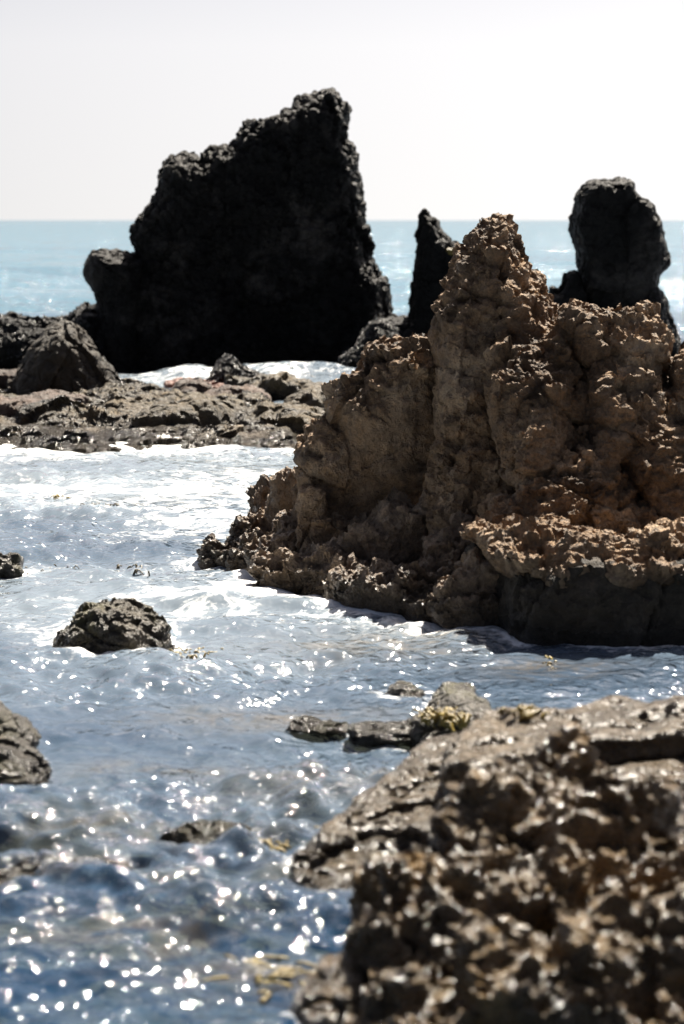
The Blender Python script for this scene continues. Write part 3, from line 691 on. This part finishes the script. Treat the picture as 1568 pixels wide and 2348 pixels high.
for i, (nm, shp, h_, sb, mt_, kw) in enumerate(OUT):
    ins = [q for j, e in enumerate(OUT) if j != i for q in e[1] if isinstance(q, (Up, Lump)) and (np.array(q.hi) - q.lo).max() > .5]
    rock(nm, shp, h_, sb, 'brown', mt_, br, inside=ins, **kw)

# --- single rocks in the water
isl = [(125, 1545), (128, 1480), (140, 1445), (170, 1418), (205, 1410), (215, 1395), (255, 1392), (285, 1388), (320, 1400), (345, 1425), (375, 1450), (385, 1490), (395, 1545)]
single('islet_rock', 'lone dark brown rock with a knobbly top standing in the water, left of centre', [Up(isl, 16.9, .42, .3, 2.2, lean=.25)], (at(260, 1500, 16.8)[0], 16.9, 0), .032, 2, 'brown', 'moss_rock', warp=(.2, .03), seed=130, amp=.5)
r1 = thing('shore_rock', 'mossy dark rock of two boulders cut by the left edge of the picture', 'rock', (at(20, 1750, 12.7)[0], 12.7, 0))
for k, (pts, Y, T) in enumerate([([(-120, 1840), (-110, 1560), (-10, 1560), (6, 1610), (40, 1640), (75, 1665), (95, 1695), (80, 1720), (60, 1840)], 13.3, .25),
                                 ([(-120, 1860), (-100, 1715), (0, 1702), (50, 1716), (85, 1735), (118, 1775), (125, 1790), (90, 1808), (40, 1835), (20, 1860)], 12.75, .25)]):
    rock('boulder', [Up(pts, Y, T, .16, 2.2, lean=.2)], .034, 2, 'strata', 'moss_rock', r1, warp=(.25, .03), seed=134 + k, amp=.8)
single('low_rock', 'tiny dark rock breaking the foam at the left picture edge', [Lump((*gr(5, 1312)[:2], .02), (.15, .12, .10), 7), Lump((*gr(24, 1318)[:2], 0), (.10, .08, .05), 8)], gr(8, 1312), .04, 2, 'brown', 'moss_rock', warp=(.15, .03), seed=138, amp=.5)

# --- flat rocks behind the shelf
r2 = thing('flat_rocks', 'group of low dark flat rocks with yellow weed, awash behind the foreground shelf', 'rock', gr(950, 1680))
for k, (pts, Y, T) in enumerate([([(865, 1615), (875, 1595), (900, 1578), (925, 1570), (960, 1580), (985, 1600), (1000, 1625)], 15.0, .14),
                                 ([(975, 1660), (985, 1590), (1010, 1575), (1040, 1568), (1085, 1580), (1092, 1600), (1085, 1660)], 14.6, .20),
                                 ([(655, 1680), (658, 1655), (690, 1648), (740, 1650), (800, 1655), (805, 1690)], 14.0, .16),
                                 ([(800, 1700), (805, 1655), (850, 1650), (930, 1655), (950, 1635), (985, 1630), (990, 1710)], 13.85, .20),
                                 ([(925, 1730), (945, 1650), (985, 1625), (1040, 1605), (1090, 1600), (1135, 1625), (1140, 1730)], 13.75, .24)]):
    rock('boulder', [Up(pts, Y, T * 1.2, .1, 2.2, lean=.35)], .03, 2, 'strata', 'moss_rock', r2, warp=(.2, .03), seed=140 + k, amp=.8)

# --- foreground shelf: dipping ledges
sf = thing('rock_shelf', 'wet layered brown rock shelf dipping into the water in front of the outcrop', 'rock', gr(1200, 1850))
for k, (front, back, z, T, ax_) in enumerate([
        ([(1000, 1712), (1106, 1716), (1202, 1708), (1300, 1680), (1515, 1676), (1720, 1690)], [(1720, 1600), (1500, 1620), (1430, 1598), (1330, 1622), (1200, 1618), (1100, 1615), (1030, 1640)], .54, .26, .05),
        ([(760, 1812), (878, 1777), (1022, 1745), (1110, 1735), (1250, 1760), (1500, 1800), (1720, 1830)], [(1720, 1640), (1300, 1660), (1100, 1660), (960, 1680), (890, 1725), (820, 1772)], .36, .24, .09),
        ([(700, 1880), (764, 1858), (824, 1846), (926, 1820), (1010, 1822), (1200, 1850), (1600, 1950)], [(1600, 1750), (1200, 1720), (1000, 1735), (860, 1775), (780, 1805)], .27, .22, .12),
        ([(648, 1935), (710, 1900), (800, 1886), (914, 1886), (1022, 1912), (1300, 1990)], [(1300, 1800), (1000, 1800), (880, 1810), (760, 1850), (700, 1880)], .19, .20, .12),
        ([(672, 1988), (700, 1975), (770, 1958), (866, 1968), (914, 1968), (1010, 1945), (1250, 2060)], [(1250, 1860), (1000, 1870), (850, 1870), (740, 1890), (665, 1935)], .11, .18, .10),
        ([(680, 2040), (730, 2046), (806, 2050), (880, 2040), (1000, 2080), (1200, 2140)], [(1200, 1940), (1000, 1930), (850, 1945), (740, 1955), (685, 1990)], .045, .16, .06)]):
    rock('ledge', [Flat(front + back, z, T, .07, 4, ax=ax_, ay=.06)], .056, 2, 'strata', 'shelf_rock', sf, warp=(.35, .035), seed=150 + k, amp=.85)
# --- nearest rock
nr = thing('foreground_rock', 'nearest jagged golden brown rock, blurred, filling the lower right corner', 'rock', (at(1250, 2300, 9)[0], 9, 0))
cr = []
for px, py in [(815, 2080), (835, 2030), (900, 1985), (1010, 1962), (1040, 1880), (1100, 1805), (1200, 1755), (1260, 1715), (1300, 1705), (1350, 1735), (1400, 1800), (1500, 1860), (1568, 1930), (1800, 2000)]:
    Yc = 9.0 + .9 * math.exp(-((px - 1300) / 260) ** 2); x, _, z = at(px, py, Yc); cr.append((x, z, Yc))
cr = np.array(cr)
def near_h(x, y):
    Z = np.interp(x, cr[:, 0], cr[:, 1]); Yc = np.interp(x, cr[:, 0], cr[:, 2])
    q = np.stack([x, y, 0 * x], 1)
    yb = 8.45 + .5 * perlin(q, .5, 301) - .1
    h = Z - .34 * np.clip(Yc - y, 0, None) - 1.25 * np.clip(yb - y, 0, None) - 1.5 * np.clip(y - Yc - .05, 0, None)
    f1, f2, t = worley(q * np.array([1, .8, 1], np.float32), .34, 303)
    h = h + .07 * t + .12 * perlin(q, .4, 302) - .05 * np.exp(-(f2 - f1) / .12)
    return h - 7 * np.clip(cr[0, 0] - x, 0, None)
bl = [Hill(near_h, (-.12, 7.4, -.3), (1.75, 10.6, 1.15))]
g = np.random.RandomState(21)
for k in range(34):
    px = g.uniform(870, 1600); py = g.uniform(2080, 2400); x, y, z = at(px, py, 8.12 + g.uniform(-.2, .15))
    r = g.uniform(.08, .18); z = min(z, float(near_h(np.array([x]), np.array([y]))[0]) + .02); bl.append(Lump((x, y, z), (r * 1.2, r, r * .9), 500 + k, soft=.1))
rock('rock_body', bl, .05, 2, 'brown', 'near_rock', nr, k=.04, warp=(.25, .04), seed=170, amp=1.05, fine=1.0, zmin=-.3)
cor = [(645, 2600), (655, 2320), (680, 2250), (730, 2200), (790, 2175), (840, 2200), (870, 2300), (900, 2600)]
rock('boulder', [Up(cor, 8.75, .30, .2, 2.2, lean=.3)], .034, 2, 'strata', 'near_rock', nr, warp=(.2, .02), seed=174, amp=.6, zmin=-.3)

# --- stones just awash
for k, (px, py, rx, lab) in enumerate([(480, 1900, .34, 'weedy brown stone just awash in the glitter left of the shelf'), (140, 1990, .5, 'long low stone washed over by a small wave near the left edge'), (370, 1765, .3, 'pale submerged stone showing through the water in mid channel')]):
    x, y, _ = gr(px, py)
    single('awash_stone', lab, [Lump((x, y, -.11 if k < 2 else -.16), (rx, .22, .115 if k < 2 else .09), 600 + k, soft=.2)], (x, y, 0), .034, 2, 'brown', 'moss_rock', warp=(.2, .03), seed=180 + k, amp=.4)

# ------------------------------------------------------------------ seaweed
def weed(label, px, py, wid, n, hgt, seed, mat='weed', z=0., dep=.12, ln=None):
    g = random.Random(seed); x0, y0, _ = gr(px, py, z)
    if z > 0:                                # grows on stone: stand it on the rock surface there
        bpy.context.view_layer.update()
        hit = S.ray_cast(bpy.context.evaluated_depsgraph_get(), Vector((0, 0, CAM_H)), Vector(ray(px, py)).normalized())
        if hit[0]: x0, y0, z = hit[1]; z += .015
    o = thing('seaweed_clump', label, 'seaweed', (x0, y0, z))
    for q in range(n):
        bx, by = x0 + g.gauss(0, wid * .4), y0 + g.gauss(0, dep)
        th = g.uniform(0, 6.28); L_ = (ln or hgt) * g.uniform(1.2, 2.6); wv = g.uniform(.006, .012) * (1.5 if mat == 'weed' else 1)
        P = []; Q = []; m = 7
        for i in range(m):
            s = i / (m - 1); a = s * g.uniform(2.0, 3.0)
            cx = bx + math.cos(th) * L_ * s * .8; cy = by + math.sin(th) * L_ * s * .5; cz = z - .02 + hgt * g.uniform(.8, 1.1) * math.sin(min(a, 2.8)) 
            ww = wv * (1.2 - .8 * s); nx, ny = -math.sin(th) * ww, math.cos(th) * ww
            P += [(cx + nx, cy + ny, cz), (cx, cy, cz + .006), (cx - nx, cy - ny, cz), (cx, cy, cz - .006)]
            if i:
                b = 4 * (i - 1)
                for e in range(4): Q.append((b + e, b + (e + 1) % 4, b + 4 + (e + 1) % 4, b + 4 + e))
        Q += [(3, 2, 1, 0), (4 * m - 4, 4 * m - 3, 4 * m - 2, 4 * m - 1)]
        link_mesh('frond', P, Q, mat, o)
    return o
rock_mat('dark_weed', (.03, .025, .012), (.06, .045, .02), (.10, .075, .03), s=.5, bump=.004, rough=(.25, .5), wet_z=-1)
weed('largest clump of dark floating seaweed in the foam, left of centre', 225, 1168, .34, 26, .07, 1, 'dark_weed')
weed('faint flat patch of seaweed to the right of the largest floating clump', 372, 1170, .26, 14, .03, 2, 'dark_weed')
weed('thin strand of seaweed furthest back in the foam', 130, 1140, .18, 9, .03, 3, 'weed')
weed('small knobbly seaweed bits floating above the lone rock', 300, 1308, .22, 14, .05, 4, 'dark_weed')
weed('yellow seaweed tuft touching the right side of the lone rock', 430, 1502, .18, 40, .045, 5)
weed('dim strand of seaweed in foam near the left edge', 130, 1303, .40, 12, .025, 6, 'dark_weed')
weed('yellow seaweed hanging on the flat rocks behind the shelf', 1015, 1655, .15, 60, .06, 7, 'weed', .12, .10, .05)
weed('small yellow seaweed tuft on the crest of the shelf', 1205, 1640, .10, 30, .03, 8, 'weed', .52, .05, .03)
weed('blurred olive seaweed afloat near the bottom of the picture', 610, 2225, .30, 30, .010, 9, 'weed', 0., .16, .07)
weed('golden seaweed fringe at the left tip of the shelf', 640, 1925, .16, 30, .03, 10, 'weed', .0, .1, .05)
weed('olive seaweed washed by foam above the shelf tip', 720, 1810, .18, 26, .015, 11, 'weed', .0, .12, .06)
weed('yellow seaweed scrap afloat in front of the dark foot of the outcrop', 1265, 1520, .06, 8, .025, 12, 'weed')

# ------------------------------------------------------------------ thin broken wash where the stones meet the water
from mathutils import kdtree
W_ = np.concatenate(WL); kd = kdtree.KDTree(len(W_))
for i, p in enumerate(W_.tolist()): kd.insert((p[0], p[1], 0), i)
kd.balance()
sea = bpy.data.objects['sea'].data; nv = len(sea.vertices)
Pv = np.zeros(nv * 3, np.float32); sea.vertices.foreach_get('co', Pv); Pv = Pv.reshape(-1, 3)
Fv = np.zeros(nv, np.float32); sea.attributes['foam'].data.foreach_get('value', Fv)
near_ = np.where((Pv[:, 1] < 52) & (np.abs(Pv[:, 0]) < .17 * Pv[:, 1]))[0]
D = np.array([kd.find((p[0], p[1], 0))[2] for p in Pv[near_].tolist()], np.float32)
q = Pv[near_] * np.array([1, 1, 0], np.float32); sc = np.clip(Pv[near_][:, 1] / 18, .5, 2.2)
Fv[near_] += np.clip(.42 + .9 * perlin(q, .5, 401), 0, .75) * np.exp(-D / (.10 * sc)) * np.clip((44 - Pv[near_][:, 1]) / 8, .15, 1) + .10 * np.exp(-D / (.35 * sc)) * (Pv[near_][:, 1] < 38)
sea.attributes['foam'].data.foreach_set('value', Fv)
